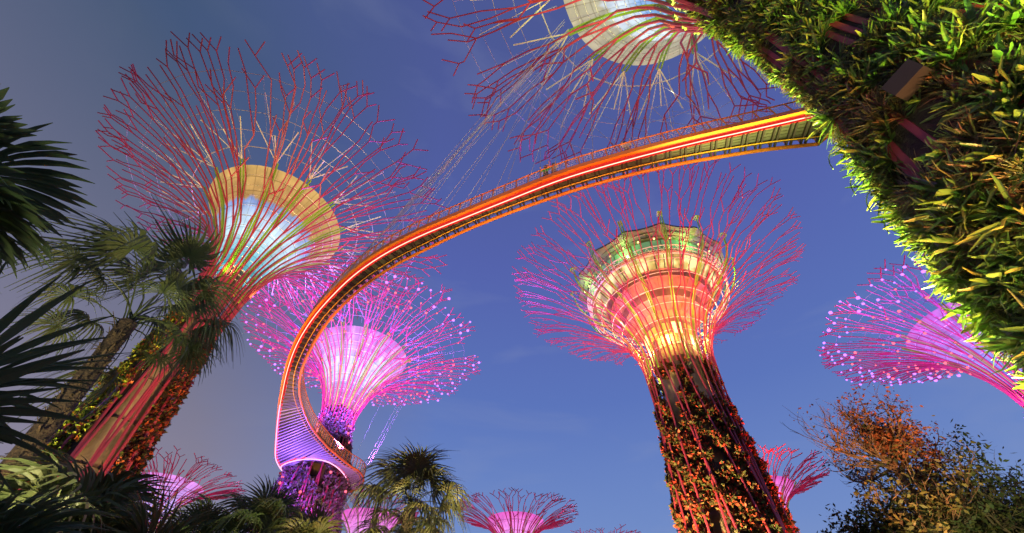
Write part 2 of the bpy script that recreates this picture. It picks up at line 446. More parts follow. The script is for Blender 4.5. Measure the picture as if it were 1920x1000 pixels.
    # planting on the trunk
    if plants:
        g = G(); gs = G()
        zt = plants['top']
        for _ in range(plants['n']):
            z = rng.uniform(plants.get('bottom', 3), zt); a = rng.uniform(0, 2 * PI)
            if not plants['mask'](a, z, rng): continue
            rz = tr(z) * (.93 + .055 * math.sin(a * 9 + z * 1.9) + .04 * math.sin(a * 21 - z * 3.3) + rng.uniform(-.04, .05)); n = Vector((math.cos(a), math.sin(a), 0))
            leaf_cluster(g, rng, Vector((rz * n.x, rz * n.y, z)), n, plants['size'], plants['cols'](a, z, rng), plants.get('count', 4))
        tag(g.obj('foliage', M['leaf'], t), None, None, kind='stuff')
        if plants.get('back', True):
            # planting panels behind the leaves, with gaps that show the core
            nz = 26; na = 26; zb = plants.get('bottom', 0)
            cells = {(iz, ia) for iz in range(nz) for ia in range(na) if plants['mask'](2 * PI * (ia + .5) / na, zb + (zt - zb) * (iz + .5) / nz, rng)}
            while cells:                                    # one object per connected patch
                stack = [cells.pop()]; patch = []
                while stack:
                    c0 = stack.pop(); patch.append(c0)
                    for dz, da in ((1, 0), (-1, 0), (0, 1), (0, -1)):
                        q = (c0[0] + dz, (c0[1] + da) % na)
                        if q in cells: cells.remove(q); stack.append(q)
                if len(patch) < 4: continue
                g = G(); vid = {}
                def vv(iz, ia):
                    kk = (iz, ia % na)
                    if kk not in vid:
                        z = zb + (zt - zb) * iz / nz; a = 2 * PI * kk[1] / na; r0 = tr(z) * .86; vid[kk] = len(g.v); g.v.append(Vector((r0 * math.cos(a), r0 * math.sin(a), z)))
                    return vid[kk]
                for iz, ia in patch: g.f.append((vv(iz, ia), vv(iz, ia + 1), vv(iz + 1, ia + 1), vv(iz + 1, ia)))
                g.obj('planting_panel', M['soil'], t)
    # LED lamps on the branch joints
    if leds:
        cand = [n for n in allnodes if n[1] > .25]; rng.shuffle(cand); pick = []
        for n in cand:
            if len(pick) >= leds: break
            if all((n[0] - q[0]).length > 1.05 for q in pick): pick.append(n)
        pick.sort(key=lambda n: -n[1])
        me_v = ico_mesh('led_lamp', led_r, M['led_violet']); me_r = ico_mesh('led_lamp', led_r * .85, M['led_red'])
        rest = {}
        for i, (p, s, tip) in enumerate(pick):
            violet = s > .86 or (s > .74 and rng.random() < .35)
            mm = me_v if violet else me_r
            if i < 100:
                o = link('led_lamp', mm, t); o.location = p + Vector((0, 0, -.12)); o.scale = (rng.choice((.65, .8, 1, 1.3)),) * 3
            else:
                g = rest.setdefault(violet, G()); ks = rng.choice((.65, .8, 1, 1.2)); b = [v.co * ks + p + Vector((0, 0, -.12)) for v in mm.vertices]
                g.add(b, [tuple(f.vertices) for f in mm.polygons])
        for violet, g in rest.items():
            tag(g.obj('led_lamps', M['led_violet' if violet else 'led_red'], t), None, None, kind='stuff')
    return t, allnodes
def ico_mesh(name, r, m):
    import bmesh
    bm = bmesh.new(); bmesh.ops.create_icosphere(bm, subdivisions=1, radius=r); me = bpy.data.meshes.new(name); bm.to_mesh(me); bm.free(); me.materials.append(m); return me

CROWN = [(2.1, 28.3), (2.5, 31), (3.7, 34.2), (5.9, 36.9), (9.0, 38.9), (12.3, 40.4), (15.4, 41.3), (18.6, 42)]
MEMB = [(1.72, 30.6), (2.5, 33), (4.0, 36.0), (5.5, 38.2), (7.1, 39.95)]
def scaled(P, kr, kz): return [(r * kr, z * kz) for r, z in P]

mA = membrane_mat('backlit_fabric_cyan', [(0, (.04, .40, .45)), (.15, (.16, .62, .80)), (.36, (.62, .90, 1.05)), (.55, (.60, .80, 1.05)), (.70, (.22, .36, .75)), (.735, (.50, .28, .09)), (1, (.66, .40, .12))], 30.6, 39.95, .16)  # tan rim is opaque; the lamplight on it is put into the glow
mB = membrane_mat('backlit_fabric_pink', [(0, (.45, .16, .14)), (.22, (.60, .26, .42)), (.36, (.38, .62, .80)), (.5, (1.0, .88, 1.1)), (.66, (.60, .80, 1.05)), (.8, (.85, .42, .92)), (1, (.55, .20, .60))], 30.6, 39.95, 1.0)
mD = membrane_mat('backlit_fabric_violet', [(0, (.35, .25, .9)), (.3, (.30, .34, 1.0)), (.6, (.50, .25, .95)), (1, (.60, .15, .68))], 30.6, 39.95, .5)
mE = membrane_mat('backlit_fabric_white', [(0, (.2, .5, .8)), (.3, (.28, .50, .95)), (.45, (.75, .88, 1.0)), (.64, (.68, .78, .9)), (.70, (.46, .44, .32)), (1, (.48, .42, .28))], 30.6, 39.95, .22)  # lamplight on the cream rim is put into the glow too

def c_dark(a, z, rng): return [(.04, .06, .02), (.07, .05, .02), (.10, .04, .03), (.05, .08, .02)]
# left tree: bare core in the middle, plants at the sides
def maskA(a, z, rng):
    # angle as seen from the camera side
    d = (a - math.atan2(-28.08, 27.12) + PI) % (2 * PI) - PI      # 0 = facing camera
    if abs(d) > 1.9: return rng.random() < .5
    if z > 26: return False
    return (-1.6 < d < -.50) or (d > .45 and z < 23)
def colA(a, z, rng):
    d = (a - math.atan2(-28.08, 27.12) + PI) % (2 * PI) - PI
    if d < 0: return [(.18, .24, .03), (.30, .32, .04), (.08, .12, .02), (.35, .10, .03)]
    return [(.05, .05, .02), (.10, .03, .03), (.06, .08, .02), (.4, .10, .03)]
TRUNK_A = [(0, 4.0), (14, 2.6), (22, 1.95), (28, 1.95), (32, 2.1)]
tA, _ = supertree('dim wine-red steel tree with white-blue bowl in a tan rim, tallest on the left', -27.12, 28.08, 11, crown=CROWN, trunk=TRUNK_A, n0=34, forks=(.27, .55), rr=.080, rod_off=-.10,
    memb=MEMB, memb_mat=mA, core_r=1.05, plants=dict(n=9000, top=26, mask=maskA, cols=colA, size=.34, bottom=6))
TRUNK_B = [(0, 5.4), (15, 4.4), (22, 3.7), (28, 2.1), (32, 2.0)]
def maskB(a, z, rng): return math.sin(a * 5 + z * .8) + math.sin(a * 3 - z * .5) > -1.2
def colB(a, z, rng): return [(.16, .10, .14), (.30, .12, .16), (.10, .12, .05), (.22, .20, .20)]
tB, _ = supertree('magenta steel tree covered in small violet lights with the footbridge looped round its trunk', -22.93, 53.1, 23, crown=CROWN, trunk=TRUNK_B, n0=34, forks=(.28, .55), seg=1.9,
    memb=MEMB, memb_mat=mB, core_r=1.3, leds=330, rod_off=-.12, plants=dict(n=9000, top=30, mask=maskB, cols=colB, size=.42, bottom=8), rr=.075)
tD, _ = supertree('violet-lit steel tree with red and violet point lights behind the planted trunk at right', 62.36, 41.75, 37, crown=scaled(CROWN, .94, 1), trunk=TRUNK_B, n0=36, forks=(.3, .55), seg=2.0,
    memb=MEMB, memb_mat=mD, core_r=1.4, leds=290, plants=dict(n=1500, top=28, mask=maskB, cols=colB, size=.5, bottom=8), rr=.095, led_r=.21)

# ---- the fifty metre tree with the rooftop bar
CROWN_C = [(4.3, 32), (4.6, 35.2), (5.9, 38.6), (8.2, 41.6), (11.3, 44.2), (14.5, 46.4), (18, 48.2), (21.9, 49.5)]
RIB_C = [(3.9, 35.2), (4.4, 37.0), (5.6, 39.6), (7.8, 42.5), (10.0, 44.8), (11.6, 47.8), (11.9, 49.4)]
TRUNK_C = [(0, 6.0), (15, 4.9), (23, 4.4), (31, 3.75), (36, 3.8)]
def maskC(a, z, rng):
    if z > 33.0: return False
    v = math.sin(a * 4 + z * .55) + math.sin(a * 7 - z * .35) + .6 * math.sin(z * 1.3 + a) + .5 * math.sin(a * 15 + 2.1 * z)
    return v > -1.25 if z < 27 else v > .35
def colC(a, z, rng):
    return [(.12, .09, .03), (.20, .05, .03), (.05, .07, .02), (.45, .09, .05), (.60, .06, .04), (.08, .075, .03), (.10, .11, .03), (.14, .11, .04)]
tC, _ = supertree('tallest red steel tree with a round glazed rooftop bar in its crown', 22.04, 44.67, 5, crown=CROWN_C, trunk=TRUNK_C, n0=50, forks=(.42, .74), seg=2.0, nribs=14,
    memb=RIB_C, memb_mat=None, core_r=2.6, plants=dict(n=15000, top=33.5, mask=maskC, cols=colC, size=.42, count=5, bottom=10), detail=0, rib_hook=True, rr=.078)
def rooftop(t):
    def seams(name, P0, P1, n, rad, m, off=.03):
        g = G(); g.tube([(P0[0] + off, 0, P0[1] - off), (P1[0] + off, 0, P1[1] - off)], rad, 4); me = g.mesh(name); me.materials.append(m)
        for i in range(n):
            o = link(name, me, t); o.rotation_euler = (0, 0, 2 * PI * i / n)
    g = G(); g.lathe([(3.1, 33.5), (3.2, 36.0), (3.3, 39.5), (3.9, 40.3)], 40); g.obj('drum_wall', mat('warm_lit_wall', (.40, .24, .12), .6, var=(.30, .17, .08), vscale=1), t)
    pinkm = mat('pink_soffit_panel', (.36, .13, .10), .5, var=(.27, .10, .07), vscale=.8)
    brown = mat('brown_band', (.20, .10, .065), .5)
    g = G(); g.lathe([(3.9, 40.3), (5.2, 41.4), (5.4, 41.5)], 48); g.obj('lower_soffit', pinkm, t)
    seams('panel_seam', (3.9, 40.3), (5.2, 41.4), 24, .03, brown)
    g = G(); g.lathe([(5.4, 41.55), (5.75, 42.5), (5.95, 42.6)], 48); g.obj('middle_band', brown, t)
    g = G(); g.lathe([(5.95, 42.65), (7.0, 43.5), (7.2, 43.6)], 48); g.obj('upper_soffit', pinkm, t)
    seams('panel_seam', (5.95, 42.65), (7.0, 43.5), 30, .03, brown)
    g = G(); g.lathe([(7.2, 43.65), (7.5, 44.4), (7.7, 44.45)], 48); g.obj('ledge', brown, t)
    # leaning lit window band and the level above it
    band = mat('lit_bar_glass', (.25, .3, .15), .2); tt = band.node_tree; pb = tt.nodes['Principled BSDF']
    tcn = tt.nodes.new('ShaderNodeTexCoord'); nn = tt.nodes.new('ShaderNodeTexNoise'); nn.inputs['Scale'].default_value = .55; nn.inputs['Detail'].default_value = 5
    tt.links.new(tcn.outputs['Object'], nn.inputs['Vector']); rm_ = tt.nodes.new('ShaderNodeValToRGB'); tt.links.new(nn.outputs[0], rm_.inputs[0])
    e = rm_.color_ramp.elements; e[0].position = .40; e[0].color = (.10, .09, .02, 1); e[1].position = .60; e[1].color = (1.0, .92, .42, 1); e2 = e.new(.5); e2.color = (.42, .42, .12, 1)
    tt.links.new(rm_.outputs[0], pb.inputs['Emission Color']); pb.inputs['Emission Strength'].default_value = .95 * K
    g = G(); g.lathe([(7.7, 44.5), (9.0, 46.0)], 56); g.obj('window_band', band, t)
    seams('mullion', (7.7, 44.5), (9.0, 46.0), 44, .06, M['dark'], .05)
    g = G(); g.lathe([(9.0, 46.05), (9.45, 46.1), (9.5, 46.4), (9.3, 46.5)], 56); g.obj('floor_edge', brown, t)
    green = mat('green_lit_glass', (.10, .22, .12), .2, emit=(.22, .50, .20), estr=.40 * K)
    g = G(); g.lathe([(9.3, 46.55), (9.6, 48.3)], 56); g.obj('glass_wall', green, t)
    seams('mullion', (9.3, 46.55), (9.6, 48.3), 44, .06, M['dark'], .05)
    g = G(); g.ring(9.9, 45.0, .13, 60); g.ring(10.25, 46.3, .09, 60); g.ring(10.1, 45.65, .05, 60)
    for i in range(80):
        a = 2 * PI * i / 80; b = 2 * PI * (i + 1.5) / 80
        g.tube([(9.9 * math.cos(a), 9.9 * math.sin(a), 45.0), (10.25 * math.cos(b), 10.25 * math.sin(b), 46.3)], .035, 4)
        g.tube([(9.9 * math.cos(b), 9.9 * math.sin(b), 45.0), (10.25 * math.cos(a), 10.25 * math.sin(a), 46.3)], .035, 4)
    for i in range(28):
        a = 2 * PI * i / 28; g.tube([(9.45 * math.cos(a), 9.45 * math.sin(a), 46.3), (10.1 * math.cos(a), 10.1 * math.sin(a), 45.7)], .05, 4)
    g.obj('balustrade', M['pale'], t)
    for i in range(28):
        a = 2 * PI * i / 28; o = link('ceiling_lamp', lamp_me, t); o.location = (9.9 * math.cos(a), 9.9 * math.sin(a), 48.30)
    # scalloped roof
    n = 14
    wave = lambda a: 1 - .055 * abs(math.sin((a - .1) * n / 2)) ** .8 * 1
    g = G(); g.lathe([(8.6, 48.45), (11.0, 49.0), (11.7, 49.35), (11.7, 49.7), (8, 50.3), (.5, 50.9)], 168, wave)
    g.obj('roof', mat('green_grey_roof', (.16, .19, .11), .5, var=(.11, .14, .09), vscale=1.2), t)
    g = G()
    for rr_ in (9.4, 10.2, 10.9): g.ring(rr_ * .97, 48.45 + (rr_ - 8.6) * .23, .05, 84)
    g.obj('soffit_ribs', M['dark'], t)
    for j, (r0, z) in enumerate(((4.6, 36.3), (5.2, 37.8), (6.2, 39.5), (7.3, 41.2), (8.6, 42.8), (9.8, 44.1), (4.25, 34.6))):
        g = G(); g.ring(r0, z, .05, 60); g.obj('hoop', M['pale'], t)
    # windows of the drum
    wy = emat('yellow_lit_window', (1.0, .62, .10), 1.15 * K)
    for i in range(12):
        a = 2 * PI * i / 12; z0, z1 = 36.7, 38.6
        g = G(); da = .19; r_ = 3.33
        g.add([Vector((r_ * math.cos(a + s * da), r_ * math.sin(a + s * da), z)) for s, z in ((-1, z0), (0, z0), (1, z0), (1, z1), (0, z1), (-1, z1))], [(0, 1, 4, 5), (1, 2, 3, 4)])
        g.obj('window', wy if i % 3 else M['lamp_warm'], t)
lamp_me = ico_mesh('ceiling_lamp', .16, M['lamp_warm'])
rooftop(tC)

# ---- small supertrees low on the horizon
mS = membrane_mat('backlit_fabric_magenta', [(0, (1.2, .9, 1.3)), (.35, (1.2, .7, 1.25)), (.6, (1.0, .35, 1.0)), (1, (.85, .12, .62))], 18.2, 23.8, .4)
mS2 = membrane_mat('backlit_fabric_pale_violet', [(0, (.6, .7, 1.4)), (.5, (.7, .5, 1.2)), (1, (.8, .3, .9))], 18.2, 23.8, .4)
kz = 25 / 42
small = [
 ('small pink steel tree with a glowing magenta bowl right of the middle palm', 1.86, 72.39, 9.5, 4.4, mS, 41, 1),
 ('small pink steel tree half hidden behind the palms at lower left', -46.65, 62.26, 8.8, 4.2, mS2, 42, 0),
 ('small steel tree with a glowing pink bowl behind the middle palm', -20.94, 73.17, 7.2, 4.6, mS, 43, 0),
 ('small pink steel tree poking out behind the right side of the tall red trunk', 33.17, 56.95, 9.05, 4.3, mS, 44, 1),
 ('small steel tree whose dark rim barely rises above the bottom edge', 18.56, 85.32, 7.3, 3.6, mS, 45, 0)]
smalls = []
for lab, x, y, rr_, rm, mm, sd, dt in small:
    k = kz; cr_ = scaled(CROWN, rr_ / 18.6, kz); mb = scaled(MEMB, rm / 7.1, kz)
    cr_ = [(max(r, .9), z) for r, z in cr_]
    t_, _ = supertree(lab, x, y, sd, k=k, crown=cr_, trunk=[(0, 2.4), (17, 1.1), (20, 1.1)], n0=26, forks=(.33, .6), seg=1.3, rr=.075, memb=mb, memb_mat=mm,
        nribs=10, core_r=.7, detail=0, plants=dict(n=500, top=16, mask=lambda a, z, r: True, cols=c_dark, size=.5, back=False), rod_sides=4)
    smalls.append((t_, x, y))

# ---- the near tree: crown overhead, planted trunk filling the right of the view
EX, EY = 9.98, 3.17
TRUNK_E = [(0, 3.1), (5.7, 2.55), (9, 2.15), (12, 1.75), (14, 1.55), (18, 1.4), (22, 1.25), (27, 1.3), (32, 1.9)]
tE, _ = supertree('nearest steel tree with a thickly planted green trunk and cream-rimmed bowl overhead', EX, EY, 71, crown=CROWN, trunk=TRUNK_E, n0=32, memb=MEMB, memb_mat=mE,
    core_r=1.0, rr=.082, nribs=16, rod_off=-.03)
def near_planting(t):
    rng = random.Random(99)
    g = G(); prof = [(interp(TRUNK_E, z), z) for z in np.linspace(0, 27.5, 40)]
    g.lathe(prof, 40); g.obj('planting_fabric', M['soil'], t, True)
    camdir = math.atan2(-EY, -EX)
    greens = {'strap': [(.12, .22, .03), (.16, .25, .04), (.08, .16, .03), (.24, .25, .05)],
              'fine': [(.10, .13, .03), (.07, .09, .025), (.14, .12, .04), (.12, .07, .03)],
              'broad': [(.12, .24, .04), (.20, .30, .05), (.08, .16, .04)],
              'rusty': [(.16, .07, .03), (.12, .10, .04), (.20, .11, .05)]}
    def rosette(kind, rr):
        g = G(); r = random.Random(rr)
        n, l0, l1, wd = {'strap': (26, .34, .72, .050), 'fine': (60, .24, .52, .015), 'broad': (16, .28, .5, .065), 'rusty': (20, .22, .42, .026)}[kind]
        for i in range(n):
            az = r.uniform(0, 2 * PI); el = R(r.uniform(8, 82)); L_ = r.uniform(l0, l1)
            d = Vector((math.cos(az) * math.sin(el), math.sin(az) * math.sin(el), math.cos(el)))      # rosette axis = +z
            side = d.cross(Vector((0, 0, 1)));
            if side.length < .05: side = Vector((1, 0, 0))
            side.normalize(); nn = side.cross(d)
            c = r.choice(greens[kind]); f = r.uniform(.7, 1.3); c = tuple(q * f for q in c); vs = []
            for j in range(5):
                u = j / 4; w = wd * (.55 + .9 * u if u < .6 else (1.09 * (1 - ((u - .6) / .4) ** 2 * .75))) * .5 * 1.4
                p = d * L_ * u - nn * (-.10 * L_ * u * u) + d.cross(side) * 0 + Vector((0, 0, 0)); bend = u * u * L_ * r.uniform(.18, .48)
                p = p + Vector((math.cos(az), math.sin(az), -.4)) * bend
                vs += [p - side * w, p - nn * w * .35, p + side * w]
            fs = []
            for j in range(4):
                a = j * 3; fs += [(a, a + 1, a + 4, a + 3), (a + 1, a + 2, a + 5, a + 4)]
            g.add(vs, fs, c)
        return g
    lib = {k: [rosette(k, 100 * i + 7) for i in range(4)] for k in greens}
    mlib = {}
    for k, gs in lib.items():
        for i, gg in enumerate(gs):
            me = gg.mesh('leaf_rosette'); me.materials.append(M['strap']); mlib[(k, i)] = me
    spots = []
    tries = 0
    while len(spots) < 1700 and tries < 40000:
        tries += 1
        z = rng.uniform(3.2, 27.5); a = camdir + rng.uniform(-2.0, 2.0); rz = interp(TRUNK_E, z)
        p = Vector((rz * math.cos(a), rz * math.sin(a), z))
        dist = (p + Vector((EX, EY, -1.6))).length; mind = .24
        v = math.sin(a * 3.1 + z * .9) + math.sin(z * 1.7 - a * 2.3)
        if v < -1.0: continue                      # bare patches
        if any((p - q[0]).length_squared < mind * mind for q in spots[-400:]) or any((p - q[0]).length_squared < mind * mind for q in spots[:-400]): continue
        kv = math.sin(a * 1.7 + z * .35) + rng.gauss(0, .6)
        kind = 'strap' if kv > 0 else ('fine' if kv > -.9 else ('rusty' if rng.random() < .5 else 'broad'))
        if rng.random() < .07: kind = 'broad'
        if rng.random() < .22: kind = 'fine'
        spots.append((p, a, kind, dist))
    spots.sort(key=lambda q: q[3])
    rest = G()
    for i, (p, a, kind, dist) in enumerate(spots):
        n = Vector((math.cos(a), math.sin(a), rng.uniform(-.05, .55))) + Vector((rng.uniform(-.25, .25), rng.uniform(-.25, .25), 0))
        rot = n.to_track_quat('Z', 'Y').to_matrix().to_4x4() @ Matrix.Rotation(rng.uniform(0, 6.28), 4, 'Z')
        v = rng.randrange(4); sc = rng.uniform(.55, 1.3) * (1.0 if p.z < 13 else .72)
        m = Matrix.Translation(p) @ rot @ Matrix.Scale(sc, 4)
        if i < 100:
            o = link('leaf_rosette', mlib[(kind, v)], t); o.matrix_local = m
        else:
            gg = lib[kind][v]; b = len(rest.v); rest.v.extend([m @ q for q in gg.v]); rest.f.extend([tuple(x + b for x in f) for f in gg.f]); rest.c.extend(gg.c)
    tag(rest.obj('leaf_rosettes', M['strap'], t), None, None, kind='stuff')
    # hanging fern fronds on the left edge
    for px, py, pz, ln in HANG:
        g = G(); p1 = Vector((px - EX, py - EY, pz)); p0 = Vector((p1.x * .62 + .15, p1.y * .62, pz + .15)); ax = []
        for j in range(9):
            u = j / 8; q = p0 * (1 - u) ** 2 + (p1 + Vector((0, 0, .35))) * 2 * u * (1 - u) + (p1 + Vector((-.05, .08, -ln))) * u * u; ax.append(q)
        g.tube(ax, .012, 4, (.2, .3, .04))
        for j in range(24):
            u = j / 24 * 8; i0 = int(u); q = ax[i0].lerp(ax[min(8, i0 + 1)], u - i0)
            for s in (-1, 1):
                d = Vector((.8 * s, .45 * s, -.25)).normalized() * .22 * (1 - .5 * j / 24); w = Vector((0, 0, .035))
                g.add([q + w, q + d * .5 + w, q + d, q + d * .5 - w, q - w], [(0, 1, 2, 3, 4)], (.30, .40, .05))
        g.obj('hanging_frond', M['strap'], t)
HANG = [(8.45, 5.0, 12.3, .6), (8.35, 5.05, 11.1, .6), (8.5, 5.2, 10.5, .5), (8.75, 5.45, 10.0, .5)]
near_planting(tE)
# black floodlight housing strapped among the leaves
g = G(); dirc = Vector((-EX, -EY, 0)).normalized(); sd = Vector((0, 0, 1)).cross(dirc)
g.box(dirc * 2.35 + Vector((0, 0, 10.4)), sd * .30, dirc * .16, Vector((0, 0, .22)))
hous = g.obj('lamp_housing', M['black'], tE)
g = G(); g.tube([dirc * 1.9 + Vector((0, 0, 10.4)), dirc * 2.2 + Vector((0, 0, 10.4))], .05, 6); g.obj('bracket', M['dark'], hous)

# ---------------------------------------------------------------- footbridge
near_e = [(15.1, 6.9), (13.7, 7.33), (11.44, 8.0), (9.31, 8.62), (7.1, 9.33), (4.8, 10.14), (2.4, 11.08), (-0.14, 12.35), (-2.88, 13.75), (-5.84, 15.29), (-8.47, 16.95), (-10.8, 18.86), (-12.68, 20.81), (-14.86, 23.37), (-17.28, 26.91), (-19.62, 31.4), (-22.2, 37.4), (-24.76, 43.99), (-26.31, 48.36), (-26.62, 51.39)]
far_e = [(17.1, 8.61), (15.97, 8.82), (13.15, 9.24), (10.9, 9.73), (8.59, 10.28), (6.23, 11.0), (3.79, 11.89), (1.23, 13.01), (-1.5, 14.35), (-3.39, 15.4), (-5.56, 16.75), (-7.59, 18.06), (-9.82, 19.85), (-11.94, 21.97), (-14.13, 24.6), (-16.45, 28.2), (-18.2, 31.6), (-19.38, 35.5), (-19.90, 40.54), (-19.42, 44.96)]
ring_out = [(-19.42, 44.96), (-18.2, 49.14), (-17.24, 51.25), (-17.3, 53.61), (-18.4, 56.6)]
ring_in = [(-26.62, 51.39), (-26.3, 50.0), (-24.59, 48.51), (-22.46, 47.63), (-20.69, 47.9), (-19.66, 49.54), (-19.3, 52.18), (-19.63, 54.58)]
def crsmooth(P, n=8):
    P = [Vector((*p, 0)) for p in P]; P = [P[0] * 2 - P[1]] + P + [P[-1] * 2 - P[-2]]; out = []
    for i in range(1, len(P) - 2):
        p0, p1, p2, p3 = P[i - 1:i + 3]
        for k in range(n):
            t = k / n; out.append(.5 * ((2 * p1) + (p2 - p0) * t + (2 * p0 - 5 * p1 + 4 * p2 - p3) * t * t + (3 * p1 - p0 - 3 * p2 + p3) * t ** 3))
    out.append(P[-2]); return out
def resample(P, n):
    L_ = [0]
    for a, b in zip(P, P[1:]): L_.append(L_[-1] + (b - a).length)
    out = []; j = 0
    for i in range(n):
        x = L_[-1] * i / (n - 1)
        while j < len(P) - 2 and L_[j + 1] < x: j += 1
        out.append(P[j].lerp(P[j + 1], (x - L_[j]) / (L_[j + 1] - L_[j])))
    return out
def lift(P, z): return [Vector((p.x, p.y, z)) for p in P]
ZB = 22.0
NB = 87
Ne = resample(crsmooth(near_e), NB); Fe = resample(crsmooth(far_e), NB)
for _ in range(2):
    Ne = [Ne[0]] + [(Ne[i - 1] + Ne[i] * 2 + Ne[i + 1]) / 4 for i in range(1, NB - 1)] + [Ne[-1]]
    Fe = [Fe[0]] + [(Fe[i - 1] + Fe[i] * 2 + Fe[i + 1]) / 4 for i in range(1, NB - 1)] + [Fe[-1]]
# square each cross member to the deck along the main span, then spread the rest over the flared end
_fd = resample(Fe, 900); _j = 0; _new = []; _cut = 62
for i in range(_cut):
    while _j < 899 and (_fd[_j + 1] - Ne[i]).length < (_fd[_j] - Ne[i]).length: _j += 1
    _new.append(_fd[_j].copy())
_rest = resample(_fd[_j:], NB - _cut + 1)[1:]
Fe = _new + _rest
Ro = resample(crsmooth(ring_out), 22); Ri = resample(crsmooth(ring_in), 22)
cE = Vector((EX, EY, 0))
# hidden run behind the near trunk
ne0 = Ne[0] - cE; a0 = math.atan2(ne0.y, ne0.x); fe0 = Fe[0] - cE; b0 = math.atan2(fe0.y, fe0.x)
bn = [cE + Vector((math.cos(a0 - .09 * i), math.sin(a0 - .09 * i), 0)) * (ne0.length - .10 * i) for i in range(1, 14)][::-1]
bf = [cE + Vector((math.cos(b0 - .09 * i), math.sin(b0 - .09 * i), 0)) * (fe0.length - .12 * i) for i in range(1, 14)][::-1]
cB = Vector((-22.93, 53.1, 0))
a1 = math.atan2(*(Ri[-1] - cB).yx); a2 = math.atan2(*(Ri[0] - cB).yx) + 2 * PI
bi = [cB + Vector((math.cos(a1 + (a2 - a1) * i / 12), math.sin(a1 + (a2 - a1) * i / 12), 0)) * 3.9 for i in range(0, 12)]
bo = [cB + Vector((math.cos(a1 + (a2 - a1) * i / 12), math.sin(a1 + (a2 - a1) * i / 12), 0)) * (5.7 - 1.7 * i / 12) for i in range(0, 12)]
Afull = bn + Ne + Ri[1:] + bi[1:]; Bfull = bf + Fe + Ro[1:] + bo[1:]
# Ri has the same count as Ro so pairs still match
bridge = thing('footbridge', 'orange curving aerial footbridge with a red light strip sweeping between the steel trees', 'footbridge')
def inset(a, b, d):
    v = (b - a); l = v.length; return a + v * (d / l)
g = G(); n = len(Afull)
fas = .51
for z, rev in ((ZB, True), (ZB + .14, False)):
    vs = [];
    for i in range(n):
        vs += [Vector((*inset(Afull[i], Bfull[i], fas).xy, z)), Vector((*inset(Bfull[i], Afull[i], .40).xy, z))]
    g.add(vs, [(2 * i, 2 * i + 1, 2 * i + 3, 2 * i + 2) if rev else (2 * i, 2 * i + 2, 2 * i + 3, 2 * i + 1) for i in range(n - 1)])
g.obj('deck', M['deck'], bridge)
# long ribs of the sheet
g = G()
for q in (.28, .38, .48, .58, .68, .78):
    g.tube([Vector((*Afull[i].lerp(Bfull[i], q).xy, ZB - .015)) for i in range(n)], .022, 4)
g.obj('deck_sheet_ribs', M['deck'], bridge)
# cross beams: pairs
cnt = 0
for i in range(2, n - 1, 1):
    p, q = Afull[i], Bfull[i]
    d = (q - p).normalized(); tn = Vector((-d.y, d.x, 0))
    in_ring = i > len(bn) + 66
    if i < 100: g = G()
    for s in ((-.11, .11) if not in_ring else (0,)):
        a = p + d * .46 + tn * s; b = q - d * .16 + tn * s
        c = (a + b) / 2; g.box(Vector((c.x, c.y, ZB - .09)), d * ((b - a).length / 2), tn * .045, Vector((0, 0, .06)))
    if i < 99: g.obj('cross_beam', M['pale_beam'] if in_ring else (M['grey_beam'] if i > len(bn) + 56 else M['dark']), bridge)
    elif i == n - 2: tag(g.obj('cross_beams', M['pale_beam'], bridge), None, None, kind='stuff')
NS = len(bn)
def rib_line(P, Q, off, z, rad, name, m, i0=0, i1=None, sides=6):
    g = G(); idx = range(i0, i1 if i1 else n)
    g.tube([Vector((*inset(P[i], Q[i], off).xy, z)) for i in idx], rad, sides)
    return g.obj(name, m, bridge, True)
# near side: orange edge girder, red fascia, light strip
def sweep_rect(P, Q, off0, off1, z0, z1, name, m, i0=0, i1=None):
    g = G(); idx = list(range(i0, i1 if i1 else n)); vs = []
    for i in idx:
        a = inset(P[i], Q[i], off0); b = inset(P[i], Q[i], off1)
        vs += [Vector((a.x, a.y, z0)), Vector((b.x, b.y, z0)), Vector((b.x, b.y, z1)), Vector((a.x, a.y, z1))]
    fs = []
    for j in range(len(idx) - 1):
        for k in range(4):
            k2 = (k + 1) % 4; fs.append((4 * j + k, 4 * j + 4 + k, 4 * j + 4 + k2, 4 * j + k2))
    g.add(vs, fs); return g.obj(name, m, bridge)
sweep_rect(Afull, Bfull, -.02, .13, ZB - .03, ZB + .34, 'edge_girder', M['orange'])
sweep_rect(Afull, Bfull,      .132, .50, ZB - .06, ZB + .10, 'red_fascia', M['redface'])
split = NS + 66
rib_line(Afull, Bfull, .27, ZB - .20, .026, 'light_strip', M['led_strip'], 0, split, 6)
rib_line(Afull, Bfull, .27, ZB - .20, .05, 'light_strip', M['led_strip_pink'], split - 1, n, 6)
sweep_rect(Afull, Bfull,     .16, .44, ZB - .13, ZB - .07, 'led_spill_band', M['spill_band'], 0, split)  # added glowing band for the red spill on the fascia
rib_line(Bfull, Afull, .0, ZB - .02, .115, 'outer_pipe', M['orange'])
rib_line(Bfull, Afull, .48, ZB - .15, .035, 'inner_pipe', mat('yellow_pipe', (.75, .42, .03), .4))
sweep_rect(Bfull, Afull, .36, .50, ZB - .10, ZB + .02, 'side_channel', M['dark'])
